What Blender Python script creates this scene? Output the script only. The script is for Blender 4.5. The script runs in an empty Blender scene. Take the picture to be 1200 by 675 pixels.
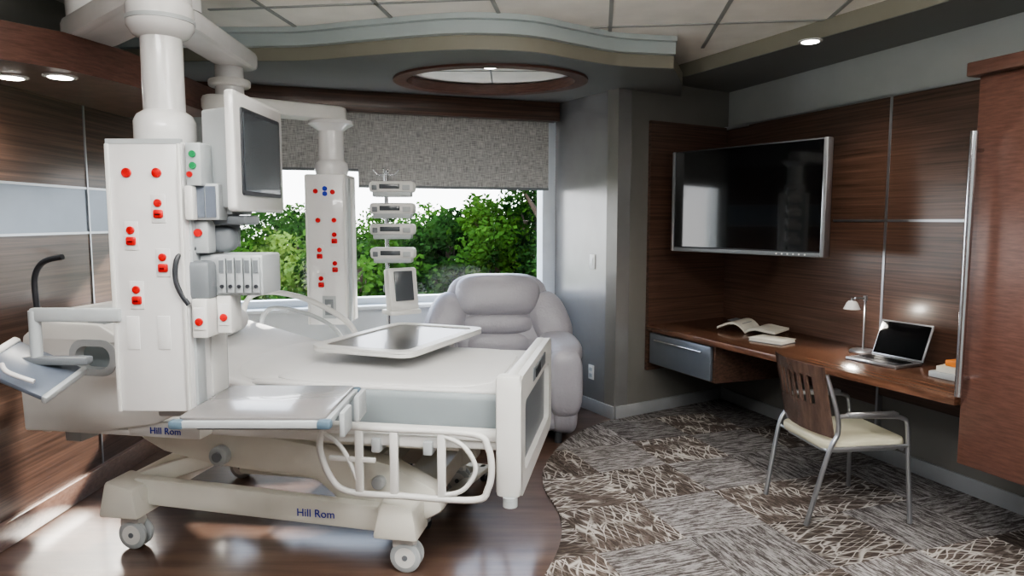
import bpy, bmesh, math, random
from mathutils import Vector, Matrix, Euler
from mathutils.geometry import tessellate_polygon
random.seed(7)
R=math.radians

# ---------------------------------------------------------------- materials
def srgb(c):
    return tuple(((x/12.92) if x<=0.04045 else ((x+0.055)/1.055)**2.4) for x in c)+(1,)
def newmat(name):
    m=bpy.data.materials.new(name); m.use_nodes=True
    return m,m.node_tree,m.node_tree.nodes['Principled BSDF']
def plain(name,c,rough=.4,metal=0,spec=.5,emit=0,coat=0,noise=.04,bump=0,bscale=200):
    m,nt,b=newmat(name); col=srgb(c)
    tc=nt.nodes.new('ShaderNodeTexCoord'); nz=nt.nodes.new('ShaderNodeTexNoise')
    nz.inputs['Scale'].default_value=6; nz.inputs['Detail'].default_value=4
    nt.links.new(tc.outputs['Object'],nz.inputs['Vector'])
    rp=nt.nodes.new('ShaderNodeValToRGB')
    rp.color_ramp.elements[0].position=.3; rp.color_ramp.elements[1].position=.7
    rp.color_ramp.elements[0].color=tuple(x*(1-noise) for x in col[:3])+(1,)
    rp.color_ramp.elements[1].color=tuple(min(1,x*(1+noise)) for x in col[:3])+(1,)
    nt.links.new(nz.outputs['Fac'],rp.inputs['Fac']); nt.links.new(rp.outputs['Color'],b.inputs['Base Color'])
    b.inputs['Roughness'].default_value=rough; b.inputs['Metallic'].default_value=metal
    b.inputs['Specular IOR Level'].default_value=spec; b.inputs['Coat Weight'].default_value=coat
    if emit:
        b.inputs['Emission Color'].default_value=col; b.inputs['Emission Strength'].default_value=emit
    if bump:
        n2=nt.nodes.new('ShaderNodeTexNoise'); n2.inputs['Scale'].default_value=bscale
        nt.links.new(tc.outputs['Object'],n2.inputs['Vector'])
        bp=nt.nodes.new('ShaderNodeBump'); bp.inputs['Strength'].default_value=bump; bp.inputs['Distance'].default_value=.01
        nt.links.new(n2.outputs['Fac'],bp.inputs['Height']); nt.links.new(bp.outputs['Normal'],b.inputs['Normal'])
    return m
def wood(name,c1,c2,scale=(1.2,30,70),rough=.3,coat=.3):
    m,nt,b=newmat(name)
    tc=nt.nodes.new('ShaderNodeTexCoord'); mp=nt.nodes.new('ShaderNodeMapping'); mp.inputs['Scale'].default_value=scale
    nt.links.new(tc.outputs['Object'],mp.inputs['Vector'])
    nz=nt.nodes.new('ShaderNodeTexNoise'); nz.inputs['Scale'].default_value=1; nz.inputs['Detail'].default_value=6; nz.inputs['Roughness'].default_value=.65
    nt.links.new(mp.outputs['Vector'],nz.inputs['Vector'])
    rp=nt.nodes.new('ShaderNodeValToRGB'); rp.color_ramp.elements[0].position=.35; rp.color_ramp.elements[1].position=.68
    rp.color_ramp.elements[0].color=srgb(c1); rp.color_ramp.elements[1].color=srgb(c2)
    nt.links.new(nz.outputs['Fac'],rp.inputs['Fac']); nt.links.new(rp.outputs['Color'],b.inputs['Base Color'])
    b.inputs['Roughness'].default_value=rough; b.inputs['Coat Weight'].default_value=coat; b.inputs['Coat Roughness'].default_value=.15
    return m
M={}
M['white']=plain('white_plastic',(.86,.86,.85),.35)
M['cream']=plain('cream_plastic',(.87,.865,.83),.35)
M['enamel']=plain('white_enamel',(.88,.88,.88),.25,coat=.3)
M['lgray']=plain('light_gray_plastic',(.68,.70,.71),.4)
M['mgray']=plain('mid_gray_plastic',(.44,.46,.48),.4)
M['dgray']=plain('dark_gray_plastic',(.20,.21,.23),.4)
M['black']=plain('black_plastic',(.06,.06,.065),.3)
M['red']=plain('red_plastic',(.74,.07,.08),.35)
M['blue']=plain('blue_plastic',(.12,.2,.62),.35)
M['green']=plain('green_plastic',(.1,.5,.3),.35)
M['orange']=plain('orange_paper',(.85,.5,.15),.5)
M['alu']=plain('brushed_aluminium',(.70,.71,.73),.32,metal=.9)
M['chrome']=plain('chrome',(.85,.86,.88),.15,metal=1)
M['alup']=plain('aluminium_panel',(.50,.53,.57),.3,metal=.6)
M['screen']=plain('display_glass',(.03,.032,.04),.08,spec=.5,coat=.6)
M['screen2']=plain('monitor_glass',(.28,.30,.32),.25,spec=.5,coat=.3)
M['wall']=plain('grey_wall_paint',(.44,.435,.42),.3,noise=.03)
M['pier']=plain('silver_wall_finish',(.56,.56,.56),.25,metal=.4,noise=.05)
M['wall2']=plain('light_grey_paint',(.66,.68,.68),.4,noise=.03)
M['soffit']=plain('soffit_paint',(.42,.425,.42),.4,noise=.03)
M['cove']=plain('cove_paint',(.68,.72,.72),.4,noise=.02)
M['fascia']=plain('fascia_paint',(.55,.54,.49),.35,noise=.03)
M['ceil']=plain('ceiling_tile',(.93,.92,.89),.8,noise=.05,bump=.2,bscale=150)
M['tbar']=plain('ceiling_tbar',(.60,.61,.60),.5)
M['base']=plain('baseboard_paint',(.56,.57,.58),.35)
M['sill']=plain('window_paint',(.84,.87,.90),.35)
M['sheet']=plain('bed_sheet',(.85,.85,.85),.75,noise=.02,bump=.15,bscale=12)
M['matt']=plain('mattress_vinyl',(.54,.575,.59),.45)
M['leather']=plain('grey_leather',(.60,.595,.625),.36,noise=.04,bump=.25,bscale=60)
M['seatfab']=plain('cream_vinyl',(.76,.745,.66),.5)
M['paper']=plain('paper',(.85,.84,.80),.7,noise=.15)
M['slate']=plain('slate_plastic',(.40,.43,.48),.3)
M['traytop']=plain('tray_surface',(.50,.49,.49),.25,coat=.3)
M['tabletop']=plain('table_laminate',(.27,.26,.255),.28,coat=.3)
M['bump']=plain('blue_bumper',(.36,.44,.50),.4)
M['wood']=wood('walnut_panel',(.225,.165,.135),(.395,.30,.255),rough=.34,coat=.25)
M['woodc']=wood('cherry_cabinet',(.315,.21,.18),(.42,.295,.255),scale=(12,12,90),rough=.4,coat=.15)
M['wooddesk']=wood('walnut_desk',(.28,.19,.145),(.47,.335,.265),scale=(1.5,40,40),rough=.25,coat=.4)
M['chairwood']=wood('chair_back_wood',(.28,.22,.195),(.40,.32,.285),scale=(30,30,3),rough=.25,coat=.5)
M['woodfloor']=wood('wood_floor',(.29,.22,.185),(.42,.335,.29),scale=(1.5,14,1),rough=.3,coat=.7)
M['skirt']=wood('wood_skirting',(.42,.32,.28),(.52,.42,.37),rough=.3)

def lamp_mat():
    m,nt,b=newmat('lamp_lens'); b.inputs['Base Color'].default_value=(1,1,1,1)
    b.inputs['Emission Color'].default_value=(1,.97,.9,1); b.inputs['Emission Strength'].default_value=14; return m
M['lens']=lamp_mat()
def blind_mat():
    m,nt,b=newmat('blind_weave')
    tc=nt.nodes.new('ShaderNodeTexCoord')
    def wv(sc):
        w=nt.nodes.new('ShaderNodeTexNoise'); mp=nt.nodes.new('ShaderNodeMapping'); mp.inputs['Scale'].default_value=sc
        nt.links.new(tc.outputs['Object'],mp.inputs['Vector']); nt.links.new(mp.outputs['Vector'],w.inputs['Vector'])
        w.inputs['Scale'].default_value=1; w.inputs['Detail'].default_value=2; return w
    a=wv((190,1,16)); c=wv((16,1,190))
    mx=nt.nodes.new('ShaderNodeMath'); mx.operation='ADD'
    nt.links.new(a.outputs['Fac'],mx.inputs[0]); nt.links.new(c.outputs['Fac'],mx.inputs[1])
    rp=nt.nodes.new('ShaderNodeValToRGB')
    mu=nt.nodes.new('ShaderNodeMath'); mu.operation='MULTIPLY'; mu.inputs[1].default_value=.5
    rp.color_ramp.elements[0].position=.36; rp.color_ramp.elements[1].position=.64
    nt.links.new(mx.outputs[0],mu.inputs[0]); nt.links.new(mu.outputs[0],rp.inputs['Fac'])
    rp.color_ramp.elements[0].color=srgb((.50,.50,.50)); rp.color_ramp.elements[1].color=srgb((.80,.80,.79))
    nt.links.new(rp.outputs['Color'],b.inputs['Base Color']); b.inputs['Roughness'].default_value=.8
    return m
M['blind']=blind_mat()
def carpet_mat():
    m,nt,b=newmat('carpet_tiles'); N=nt.nodes.new; L=nt.links.new
    T=.46
    tc=N('ShaderNodeTexCoord')
    dv=N('ShaderNodeVectorMath'); dv.operation='SCALE'; dv.inputs['Scale'].default_value=1/T; L(tc.outputs['Object'],dv.inputs[0])
    fl=N('ShaderNodeVectorMath'); fl.operation='FLOOR'; L(dv.outputs[0],fl.inputs[0])
    sxy=N('ShaderNodeSeparateXYZ'); L(fl.outputs[0],sxy.inputs[0])
    cxy=N('ShaderNodeCombineXYZ'); L(sxy.outputs[0],cxy.inputs[0]); L(sxy.outputs[1],cxy.inputs[1])
    wn=N('ShaderNodeTexWhiteNoise'); wn.noise_dimensions='3D'; L(cxy.outputs[0],wn.inputs['Vector'])
    ad=N('ShaderNodeMath'); ad.operation='ADD'; L(sxy.outputs[0],ad.inputs[0]); L(sxy.outputs[1],ad.inputs[1])
    md=N('ShaderNodeMath'); md.operation='MODULO'; md.inputs[1].default_value=2; L(ad.outputs[0],md.inputs[0])
    ck=N('ShaderNodeMath'); ck.operation='ABSOLUTE'; L(md.outputs[0],ck.inputs[0])
    ofs=N('ShaderNodeVectorMath'); ofs.operation='SCALE'; ofs.inputs['Scale'].default_value=7; L(wn.outputs['Color'],ofs.inputs[0])
    co=N('ShaderNodeVectorMath'); co.operation='ADD'; L(tc.outputs['Object'],co.inputs[0]); L(ofs.outputs[0],co.inputs[1])
    def streak(sc,lo,hi,det=5):
        q=N('ShaderNodeMapping'); q.inputs['Scale'].default_value=sc; L(co.outputs[0],q.inputs['Vector'])
        n=N('ShaderNodeTexNoise'); n.inputs['Scale'].default_value=1; n.inputs['Detail'].default_value=det; n.inputs['Roughness'].default_value=.8
        L(q.outputs['Vector'],n.inputs['Vector'])
        r=N('ShaderNodeMapRange'); r.inputs['From Min'].default_value=lo; r.inputs['From Max'].default_value=hi; L(n.outputs['Fac'],r.inputs['Value']); return r
    s1=streak((10,80,1),.45,.57); s2=streak((80,10,1),.45,.57)
    mx=N('ShaderNodeMix'); mx.data_type='FLOAT'
    L(ck.outputs[0],mx.inputs[0]); L(s1.outputs[0],mx.inputs[2]); L(s2.outputs[0],mx.inputs[3])
    def twig(sc,rot=0):
        nn=N('ShaderNodeTexNoise'); nn.inputs['Scale'].default_value=6; nn.inputs['Detail'].default_value=1; L(co.outputs[0],nn.inputs['Vector'])
        sc2=N('ShaderNodeVectorMath'); sc2.operation='SCALE'; sc2.inputs['Scale'].default_value=.05; L(nn.outputs['Color'],sc2.inputs[0])
        a2=N('ShaderNodeVectorMath'); a2.operation='ADD'; L(co.outputs[0],a2.inputs[0]); L(sc2.outputs[0],a2.inputs[1])
        q=N('ShaderNodeMapping'); q.vector_type='TEXTURE'; q.inputs['Rotation'].default_value=(0,0,rot); q.inputs['Scale'].default_value=(1/sc[0],1/sc[1],1); L(a2.outputs[0],q.inputs['Vector'])
        v=N('ShaderNodeTexVoronoi'); v.feature='DISTANCE_TO_EDGE'; v.inputs['Scale'].default_value=1; L(q.outputs['Vector'],v.inputs['Vector'])
        r=N('ShaderNodeMapRange'); r.inputs['From Min'].default_value=.015; r.inputs['From Max'].default_value=.06; r.inputs['To Min'].default_value=1; r.inputs['To Max'].default_value=0
        L(v.outputs['Distance'],r.inputs['Value']); return r
    def mxx(a,bb):
        q=N('ShaderNodeMath'); q.operation='MAXIMUM'; L(a.outputs[0],q.inputs[0]); L(bb.outputs[0],q.inputs[1]); return q
    t1=mxx(twig((4,26),.35),twig((4,22),-.4)); t2=mxx(twig((26,4),.4),twig((22,4),-.35))
    mt=N('ShaderNodeMix'); mt.data_type='FLOAT'; L(ck.outputs[0],mt.inputs[0]); L(t1.outputs[0],mt.inputs[2]); L(t2.outputs[0],mt.inputs[3])
    bn=N('ShaderNodeTexNoise'); bn.inputs['Scale'].default_value=7; L(co.outputs[0],bn.inputs['Vector'])
    bm_=N('ShaderNodeMapRange'); bm_.inputs['From Min'].default_value=.38; bm_.inputs['From Max'].default_value=.52; L(bn.outputs['Fac'],bm_.inputs['Value'])
    mt2=N('ShaderNodeMath'); mt2.operation='MULTIPLY'; L(mt.outputs[0],mt2.inputs[0]); L(bm_.outputs[0],mt2.inputs[1])
    mr=N('ShaderNodeMapRange'); mr.inputs['From Min'].default_value=.5; mr.inputs['From Max'].default_value=.51; L(wn.outputs['Value'],mr.inputs['Value'])
    a=N('ShaderNodeMix'); a.data_type='RGBA'; a.inputs[6].default_value=srgb((.30,.28,.275)); a.inputs[7].default_value=srgb((.61,.60,.60)); L(mx.outputs[0],a.inputs[0])
    a0=N('ShaderNodeMix'); a0.data_type='RGBA'; a0.inputs[6].default_value=srgb((.27,.24,.225)); a0.inputs[7].default_value=srgb((.40,.365,.345)); L(mx.outputs[0],a0.inputs[0])
    c=N('ShaderNodeMix'); c.data_type='RGBA'; L(a0.outputs[2],c.inputs[6]); c.inputs[7].default_value=srgb((.72,.70,.68)); L(mt2.outputs[0],c.inputs[0])
    fin=N('ShaderNodeMix'); fin.data_type='RGBA'; L(mr.outputs[0],fin.inputs[0]); L(a.outputs[2],fin.inputs[6]); L(c.outputs[2],fin.inputs[7])
    sc_=N('ShaderNodeSeparateColor'); L(wn.outputs['Color'],sc_.inputs[0])
    tv=N('ShaderNodeMapRange'); tv.inputs['To Min'].default_value=.72; tv.inputs['To Max'].default_value=1.15; L(sc_.outputs[1],tv.inputs['Value'])
    ml=N('ShaderNodeVectorMath'); ml.operation='SCALE'; L(fin.outputs[2],ml.inputs[0]); L(tv.outputs[0],ml.inputs['Scale'])
    fn=N('ShaderNodeTexNoise'); fn.inputs['Scale'].default_value=260; L(tc.outputs['Object'],fn.inputs['Vector'])
    L(ml.outputs[0],b.inputs['Base Color']); b.inputs['Roughness'].default_value=.95; b.inputs['Specular IOR Level'].default_value=.1
    bp=N('ShaderNodeBump'); bp.inputs['Strength'].default_value=.5; bp.inputs['Distance'].default_value=.01; L(fn.outputs['Fac'],bp.inputs['Height']); L(bp.outputs['Normal'],b.inputs['Normal'])
    return m
M['carpet']=carpet_mat()
def glass_mat():
    m=bpy.data.materials.new('window_glass'); m.use_nodes=True; nt=m.node_tree; nt.nodes.clear()
    o=nt.nodes.new('ShaderNodeOutputMaterial'); t=nt.nodes.new('ShaderNodeBsdfTransparent'); g=nt.nodes.new('ShaderNodeBsdfGlossy'); x=nt.nodes.new('ShaderNodeMixShader')
    g.inputs['Roughness'].default_value=.02; x.inputs[0].default_value=.02
    nt.links.new(t.outputs[0],x.inputs[1]); nt.links.new(g.outputs[0],x.inputs[2]); nt.links.new(x.outputs[0],o.inputs[0]); return m
M['glass']=glass_mat()
def leaf_mat(name,c1,c2):
    m=bpy.data.materials.new(name); m.use_nodes=True; nt=m.node_tree; nt.nodes.clear()
    o=nt.nodes.new('ShaderNodeOutputMaterial'); d=nt.nodes.new('ShaderNodeBsdfDiffuse'); t=nt.nodes.new('ShaderNodeBsdfTranslucent'); x=nt.nodes.new('ShaderNodeMixShader'); x.inputs[0].default_value=.25
    tc=nt.nodes.new('ShaderNodeTexCoord'); n=nt.nodes.new('ShaderNodeTexNoise'); n.inputs['Scale'].default_value=1.1; n.inputs['Detail'].default_value=8
    nt.links.new(tc.outputs['Object'],n.inputs['Vector'])
    r=nt.nodes.new('ShaderNodeValToRGB'); r.color_ramp.elements[0].position=.40; r.color_ramp.elements[1].position=.60
    r.color_ramp.elements[0].color=srgb(c1); r.color_ramp.elements[1].color=srgb(c2)
    nt.links.new(n.outputs['Fac'],r.inputs['Fac'])
    nt.links.new(r.outputs[0],d.inputs[0]); nt.links.new(r.outputs[0],t.inputs[0])
    nt.links.new(d.outputs[0],x.inputs[1]); nt.links.new(t.outputs[0],x.inputs[2]); nt.links.new(x.outputs[0],o.inputs[0]); return m
M['leaf']=leaf_mat('leaves_green',(.06,.14,.05),(.27,.40,.15))
M['leaf2']=leaf_mat('leaves_yellowgreen',(.15,.24,.08),(.42,.51,.24))
M['leaf3']=leaf_mat('leaves_darkgreen',(.04,.09,.04),(.19,.30,.13))
M['bark']=plain('bark',(.25,.2,.16),.9)
M['grass']=plain('grass',(.22,.32,.12),.9,noise=.3)

# ---------------------------------------------------------------- builder
class B:
    def __init__(s,name,loc=(0,0,0),rz=0):
        s.name=name; s.loc=loc; s.rz=rz; s.bm=bmesh.new(); s.mats=[]
    def mi(s,m):
        if m not in s.mats: s.mats.append(m)
        return s.mats.index(m)
    def merge(s,bm,m,Mx=None,smooth=False):
        i=s.mi(m)
        if Mx is not None: bm.transform(Mx)
        bmesh.ops.recalc_face_normals(bm,faces=bm.faces)
        for f in bm.faces: f.material_index=i; f.smooth=smooth
        t=bpy.data.meshes.new('t'); bm.to_mesh(t); bm.free(); s.bm.from_mesh(t); bpy.data.meshes.remove(t)
    def box(s,c,sz,m,r=(0,0,0),bev=0,seg=2):
        bm=bmesh.new(); bmesh.ops.create_cube(bm,size=1)
        bmesh.ops.scale(bm,vec=sz,verts=bm.verts)
        if bev>0:
            bev=min(bev,min(sz)*.48)
            bmesh.ops.bevel(bm,geom=bm.edges[:],offset=bev,segments=seg,affect='EDGES',profile=.5)
        s.merge(bm,m,Matrix.Translation(c)@Euler([R(a) for a in r]).to_matrix().to_4x4(),smooth=bev>0)
    def bx(s,x0,x1,y0,y1,z0,z1,m,bev=0,seg=2):
        s.box(((x0+x1)/2,(y0+y1)/2,(z0+z1)/2),(abs(x1-x0),abs(y1-y0),abs(z1-z0)),m,bev=bev,seg=seg)
    def cyl(s,p0,p1,r,m,r2=None,seg=28,bev=0):
        p0=Vector(p0);p1=Vector(p1);d=p1-p0;bm=bmesh.new()
        bmesh.ops.create_cone(bm,cap_ends=True,segments=seg,radius1=r,radius2=r if r2 is None else r2,depth=d.length)
        if bev>0:
            es=[e for e in bm.edges if any(len(f.verts)>4 for f in e.link_faces)]
            bmesh.ops.bevel(bm,geom=es,offset=bev,segments=3,affect='EDGES',profile=.5)
        s.merge(bm,m,Matrix.Translation((p0+p1)/2)@d.to_track_quat('Z','Y').to_matrix().to_4x4(),smooth=True)
    def tube(s,pts,r,m,sub=6,seg=12,closed=False,flat=1.0):
        P=[Vector(p) for p in pts]; n=len(P); path=[]
        if sub>1 and n>2:
            rng=n if closed else n-1
            for i in range(rng):
                if closed: a,b,c,d=P[(i-1)%n],P[i],P[(i+1)%n],P[(i+2)%n]
                else: a,b,c,d=P[max(i-1,0)],P[i],P[i+1],P[min(i+2,n-1)]
                for k in range(sub):
                    t=k/sub
                    path.append(.5*((2*b)+(-a+c)*t+(2*a-5*b+4*c-d)*t*t+(-a+3*b-3*c+d)*t**3))
            if not closed: path.append(P[-1])
        else: path=P
        bm=bmesh.new(); rings=[]; L=len(path); up=None
        for i,p in enumerate(path):
            if closed: t=(path[(i+1)%L]-path[i-1]).normalized()
            else: t=(path[min(i+1,L-1)]-path[max(i-1,0)]).normalized()
            if up is None:
                up=t.cross(Vector((.3,.2,1))).normalized()
                if up.length<.5: up=t.orthogonal().normalized()
            up=(up-t*up.dot(t)).normalized(); w=t.cross(up)
            rr=r[min(i*len(r)//L,len(r)-1)] if isinstance(r,(list,tuple)) else r
            rings.append([bm.verts.new(p+up*math.cos(2*math.pi*k/seg)*rr+w*math.sin(2*math.pi*k/seg)*rr*flat) for k in range(seg)])
        for i in range(L if closed else L-1):
            a=rings[i];b=rings[(i+1)%L]
            for k in range(seg): bm.faces.new((a[k],a[(k+1)%seg],b[(k+1)%seg],b[k]))
        if not closed:
            bm.faces.new(rings[0]); bm.faces.new(rings[-1][::-1])
        s.merge(bm,m,smooth=True)
    def prism(s,outer,z0,z1,m,holes=(),Mx=None,bev=0,smooth=False):
        bm=bmesh.new(); loops=[list(outer)]+[list(h) for h in holes]
        flat=[p for l in loops for p in l]
        lo=[bm.verts.new((p[0],p[1],z0)) for p in flat]; hi=[bm.verts.new((p[0],p[1],z1)) for p in flat]
        if holes:
            for t in tessellate_polygon([[Vector((p[0],p[1],0)) for p in l] for l in loops]):
                try: bm.faces.new([lo[i] for i in t]); bm.faces.new([hi[i] for i in t])
                except ValueError: pass
        else:
            bm.faces.new(lo[::-1]); bm.faces.new(hi)
        o=0
        for l in loops:
            n=len(l)
            for i in range(n): bm.faces.new((lo[o+i],lo[o+(i+1)%n],hi[o+(i+1)%n],hi[o+i]))
            o+=n
        if bev>0:
            bmesh.ops.recalc_face_normals(bm,faces=bm.faces)
            es=[e for e in bm.edges if len(e.link_faces)==2 and e.calc_face_angle(0)>.5]
            bmesh.ops.bevel(bm,geom=es,offset=bev,segments=2,affect='EDGES',profile=.5)
        s.merge(bm,m,Mx,smooth=smooth or bev>0)
    def cush(s,c,sz,m,n=4,r=(0,0,0),cuts=9):
        bm=bmesh.new(); bmesh.ops.create_cube(bm,size=2)
        bmesh.ops.subdivide_edges(bm,edges=bm.edges[:],cuts=cuts,use_grid_fill=True)
        for v in bm.verts:
            q=(abs(v.co.x)**n+abs(v.co.y)**n+abs(v.co.z)**n)**(1/n); v.co/=q
            v.co=Vector((v.co.x*sz[0]/2,v.co.y*sz[1]/2,v.co.z*sz[2]/2))
        s.merge(bm,m,Matrix.Translation(c)@Euler([R(a) for a in r]).to_matrix().to_4x4(),smooth=True)
    def lathe(s,prof,c,m,seg=32,axis=None):
        bm=bmesh.new(); rings=[]
        for (r,z) in prof: rings.append([bm.verts.new((max(r,1e-4)*math.cos(2*math.pi*k/seg),max(r,1e-4)*math.sin(2*math.pi*k/seg),z)) for k in range(seg)])
        for a,b in zip(rings,rings[1:]):
            for k in range(seg): bm.faces.new((a[k],a[(k+1)%seg],b[(k+1)%seg],b[k]))
        bm.faces.new(rings[0]); bm.faces.new(rings[-1])
        Mx=Matrix.Translation(c)
        if axis is not None: Mx=Mx@Vector(axis).to_track_quat('Z','Y').to_matrix().to_4x4()
        s.merge(bm,m,Mx,smooth=True)
    def text(s,txt,size,m,Mx):
        cu=bpy.data.curves.new('t','FONT'); cu.body=txt; cu.size=size; cu.extrude=.001; cu.align_x='CENTER'
        o=bpy.data.objects.new('t',cu); bpy.context.collection.objects.link(o)
        me=bpy.data.meshes.new_from_object(o.evaluated_get(bpy.context.evaluated_depsgraph_get()))
        bm=bmesh.new(); bm.from_mesh(me); s.merge(bm,m,Mx); bpy.data.objects.remove(o)
    def done(s,angle=40):
        me=bpy.data.meshes.new(s.name); s.bm.to_mesh(me); s.bm.free()
        for m in s.mats: me.materials.append(M[m])
        me.set_sharp_from_angle(angle=R(angle))
        o=bpy.data.objects.new(s.name,me); bpy.context.collection.objects.link(o)
        o.location=s.loc; o.rotation_euler=(0,0,R(s.rz)); return o
XZ=Matrix(((1,0,0,0),(0,0,1,0),(0,1,0,0),(0,0,0,1)))   # (a,b,c)->(x=a,y=c,z=b)
YZ=Matrix(((0,0,1,0),(1,0,0,0),(0,1,0,0),(0,0,0,1)))   # (a,b,c)->(x=c,y=a,z=b)
def rrect(x0,x1,y0,y1,r,n=5):
    out=[]
    for cx,cy,a0 in ((x1-r,y1-r,0),(x0+r,y1-r,90),(x0+r,y0+r,180),(x1-r,y0+r,270)):
        for k in range(n+1):
            a=R(a0+90*k/n); out.append((cx+r*math.cos(a),cy+r*math.sin(a)))
    return out
def stadium(p0,p1,r,n=10):
    p0=Vector(p0);p1=Vector(p1);a=math.atan2(p1.y-p0.y,p1.x-p0.x);out=[]
    for k in range(n+1):
        t=a-math.pi/2+math.pi*k/n; out.append((p1.x+r*math.cos(t),p1.y+r*math.sin(t)))
    for k in range(n+1):
        t=a+math.pi/2+math.pi*k/n; out.append((p0.x+r*math.cos(t),p0.y+r*math.sin(t)))
    return out
def smoothpts(P,sub=8):
    P=[Vector(p) for p in P]; out=[]; n=len(P)
    for i in range(n-1):
        a,b,c,d=P[max(i-1,0)],P[i],P[i+1],P[min(i+2,n-1)]
        for k in range(sub):
            t=k/sub; q=.5*((2*b)+(-a+c)*t+(2*a-5*b+4*c-d)*t*t+(-a+3*b-3*c+d)*t**3); out.append(tuple(q))
    out.append(tuple(P[-1])); return out

# ---------------------------------------------------------------- room frames
CEIL=2.63
C=(1.767,5.87,0); RZ=-70.7          # right wall: x toward viewer, +y outwards
BWo=(.773,5.228,0); BZ=32.9         # alcove end wall
WWo=(-2.35,5.024,0); WZ=19.3        # window wall
PZ=119.1; PL=.845                   # pier

FP=[(-2.5,-1.4),(4.5,-1.4),(2.8,3.5),(2.0,6.3),(.3,6.3),(-2.5,5.3)]
b=B('floor'); b.prism(FP,-.1,0,'woodfloor'); b.done()
cb=smoothpts([(-.35,-1.2),(-.25,1.6),(-.05,2.4),(.14,2.87),(.23,3.2),(.24,3.5),(.18,3.85),(.2,4.2),(.345,4.66),(.55,5.0),(.77,5.22)],6)
b=B('carpet_floor',rz=0)
b.prism(cb+[(1.76,5.865),(2.6,3.47),(4.24,-1.2)],0,.008,'carpet')
o=b.done()
o.data.transform(Matrix.Rotation(R(-19.3),4,'Z')); o.rotation_euler=(0,0,R(19.3))

# walls
b=B('wall_right',C,RZ); b.bx(-.05,7.6,0,.12,0,CEIL,'wall'); b.done()
b=B('wall_right_upper_band',C,RZ); b.bx(0,7.4,-.006,0,2.24,2.6,'wall2'); b.done()
b=B('wall_end',BWo,BZ); b.bx(0,1.2,0,.12,0,CEIL,'wall'); b.done()
b=B('wall_pier',(.773,5.228,0),PZ); b.bx(0,PL,-.12,0,0,CEIL,'pier'); b.done()
b=B('wall_left'); b.bx(-2.47,-2.35,-1.2,5.02,0,CEIL,'wall'); b.done()
b=B('wall_front'); b.bx(-2.47,4.4,-1.32,-1.2,0,CEIL,'wall2'); b.done()
b=B('wall_back',WWo,WZ)
b.bx(-.05,.2,0,.15,0,CEIL,'wall2'); b.bx(2.86,3.02,0,.15,0,CEIL,'sill'); b.bx(.2,2.86,0,.15,0,.84,'sill'); b.bx(.2,2.86,0,.15,2.3,CEIL,'wall2'); b.done()
b=B('window_1',WWo,WZ)
b.bx(.2,.27,.0,.13,.84,2.3,'sill',.004); b.bx(2.76,2.86,.0,.13,.84,2.3,'sill',.004); b.bx(.2,2.86,.02,.13,.84,.90,'sill',.004); b.bx(.2,2.86,.02,.13,2.25,2.3,'sill')
b.bx(.15,2.86,-.12,.02,.82,.85,'sill',.008)
b.bx(.27,2.8,.08,.086,.9,2.25,'glass'); b.done()
b=B('roller_blind',WWo,WZ); b.bx(.25,1.25,-.025,-.02,1.88,2.32,'blind'); b.bx(1.25,2.80,-.025,-.02,1.76,2.32,'blind'); b.bx(.25,1.25,-.03,-.015,1.865,1.885,'mgray'); b.bx(1.25,2.80,-.03,-.015,1.745,1.765,'mgray'); b.done()
b=B('trim_valance',WWo,WZ); b.bx(.05,2.86,-.12,-.035,2.30,2.448,'wood',.004); b.done()

b=B('baseboard_right',C,RZ); b.bx(0,7.4,-.018,0,0,.10,'base',.004); b.done()
b=B('baseboard_end',BWo,BZ); b.bx(0,1.17,-.018,0,0,.10,'base',.004); b.done()
b=B('baseboard_pier',(.773,5.228,0),PZ); b.bx(0,PL-.01,0,.018,0,.10,'base',.004); b.done()
b=B('baseboard_left'); b.bx(-2.35,-2.31,-1.19,5.0,0,.12,'skirt',.006); b.done()

# ceiling and grid
b=B('ceiling'); b.prism(FP,CEIL,CEIL+.1,'ceil'); b.done()
b=B('ceiling_grid',(0,0,0),-7)
for i in range(-4,6):
    x=i*.61+.05
    if -2.1<x<2.4: b.bx(x-.011,x+.011,-.8,4.9 if x>-.9 else 4.3,CEIL-.006,CEIL,'tbar')
for j in range(-1,8):
    y=j*.61+.05
    if y<4.7: b.bx(-2.1,1.6,y-.011,y+.011,CEIL-.006,CEIL,'tbar')
b.done()
edge=smoothpts([(-2.35,4.40),(-1.85,4.37),(-1.28,4.36),(-.83,4.22),(-.30,4.08),(.1,4.13),(.38,4.32),(.66,4.5),(1.02,4.58)],8)
def ell(a,bb,n=48): return [(-.144+a*math.cos(2*math.pi*k/n),4.93+bb*math.sin(2*math.pi*k/n)) for k in range(n)]
ZA=2.45
outer=edge+[(1.2,5.1),(1.3,5.57),(.773,5.228),(.37,5.93),(-2.35,5.02)]
b=B('ceiling_soffit_curved')
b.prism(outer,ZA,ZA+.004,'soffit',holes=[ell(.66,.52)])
b.prism(outer,ZA+.004,2.53,'fascia',holes=[ell(.66,.52)])
e2=[(x,y-.05) for x,y in edge]
b.prism(e2+[(1.1,5.0),(.7,5.1),(.3,5.85),(-2.35,4.95)],2.53,CEIL-.012,'cove',holes=[ell(.72,.58)])
e3=[(x,y-.09) for x,y in edge]
b.prism(e3+[(1.1,5.0),(.7,5.1),(.3,5.85),(-2.35,4.95)],CEIL-.03,CEIL-.001,'cove',holes=[ell(.72,.58)])
b.done(30)
b=B('trim_oval_ring'); b.prism(ell(.66,.52),ZA-.015,ZA+.05,'woodc',holes=[ell(.57,.44)]); b.done(30)
b=B('ceiling_oval_panel'); b.prism(ell(.64,.50),ZA+.06,ZA+.07,'ceil')
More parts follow.
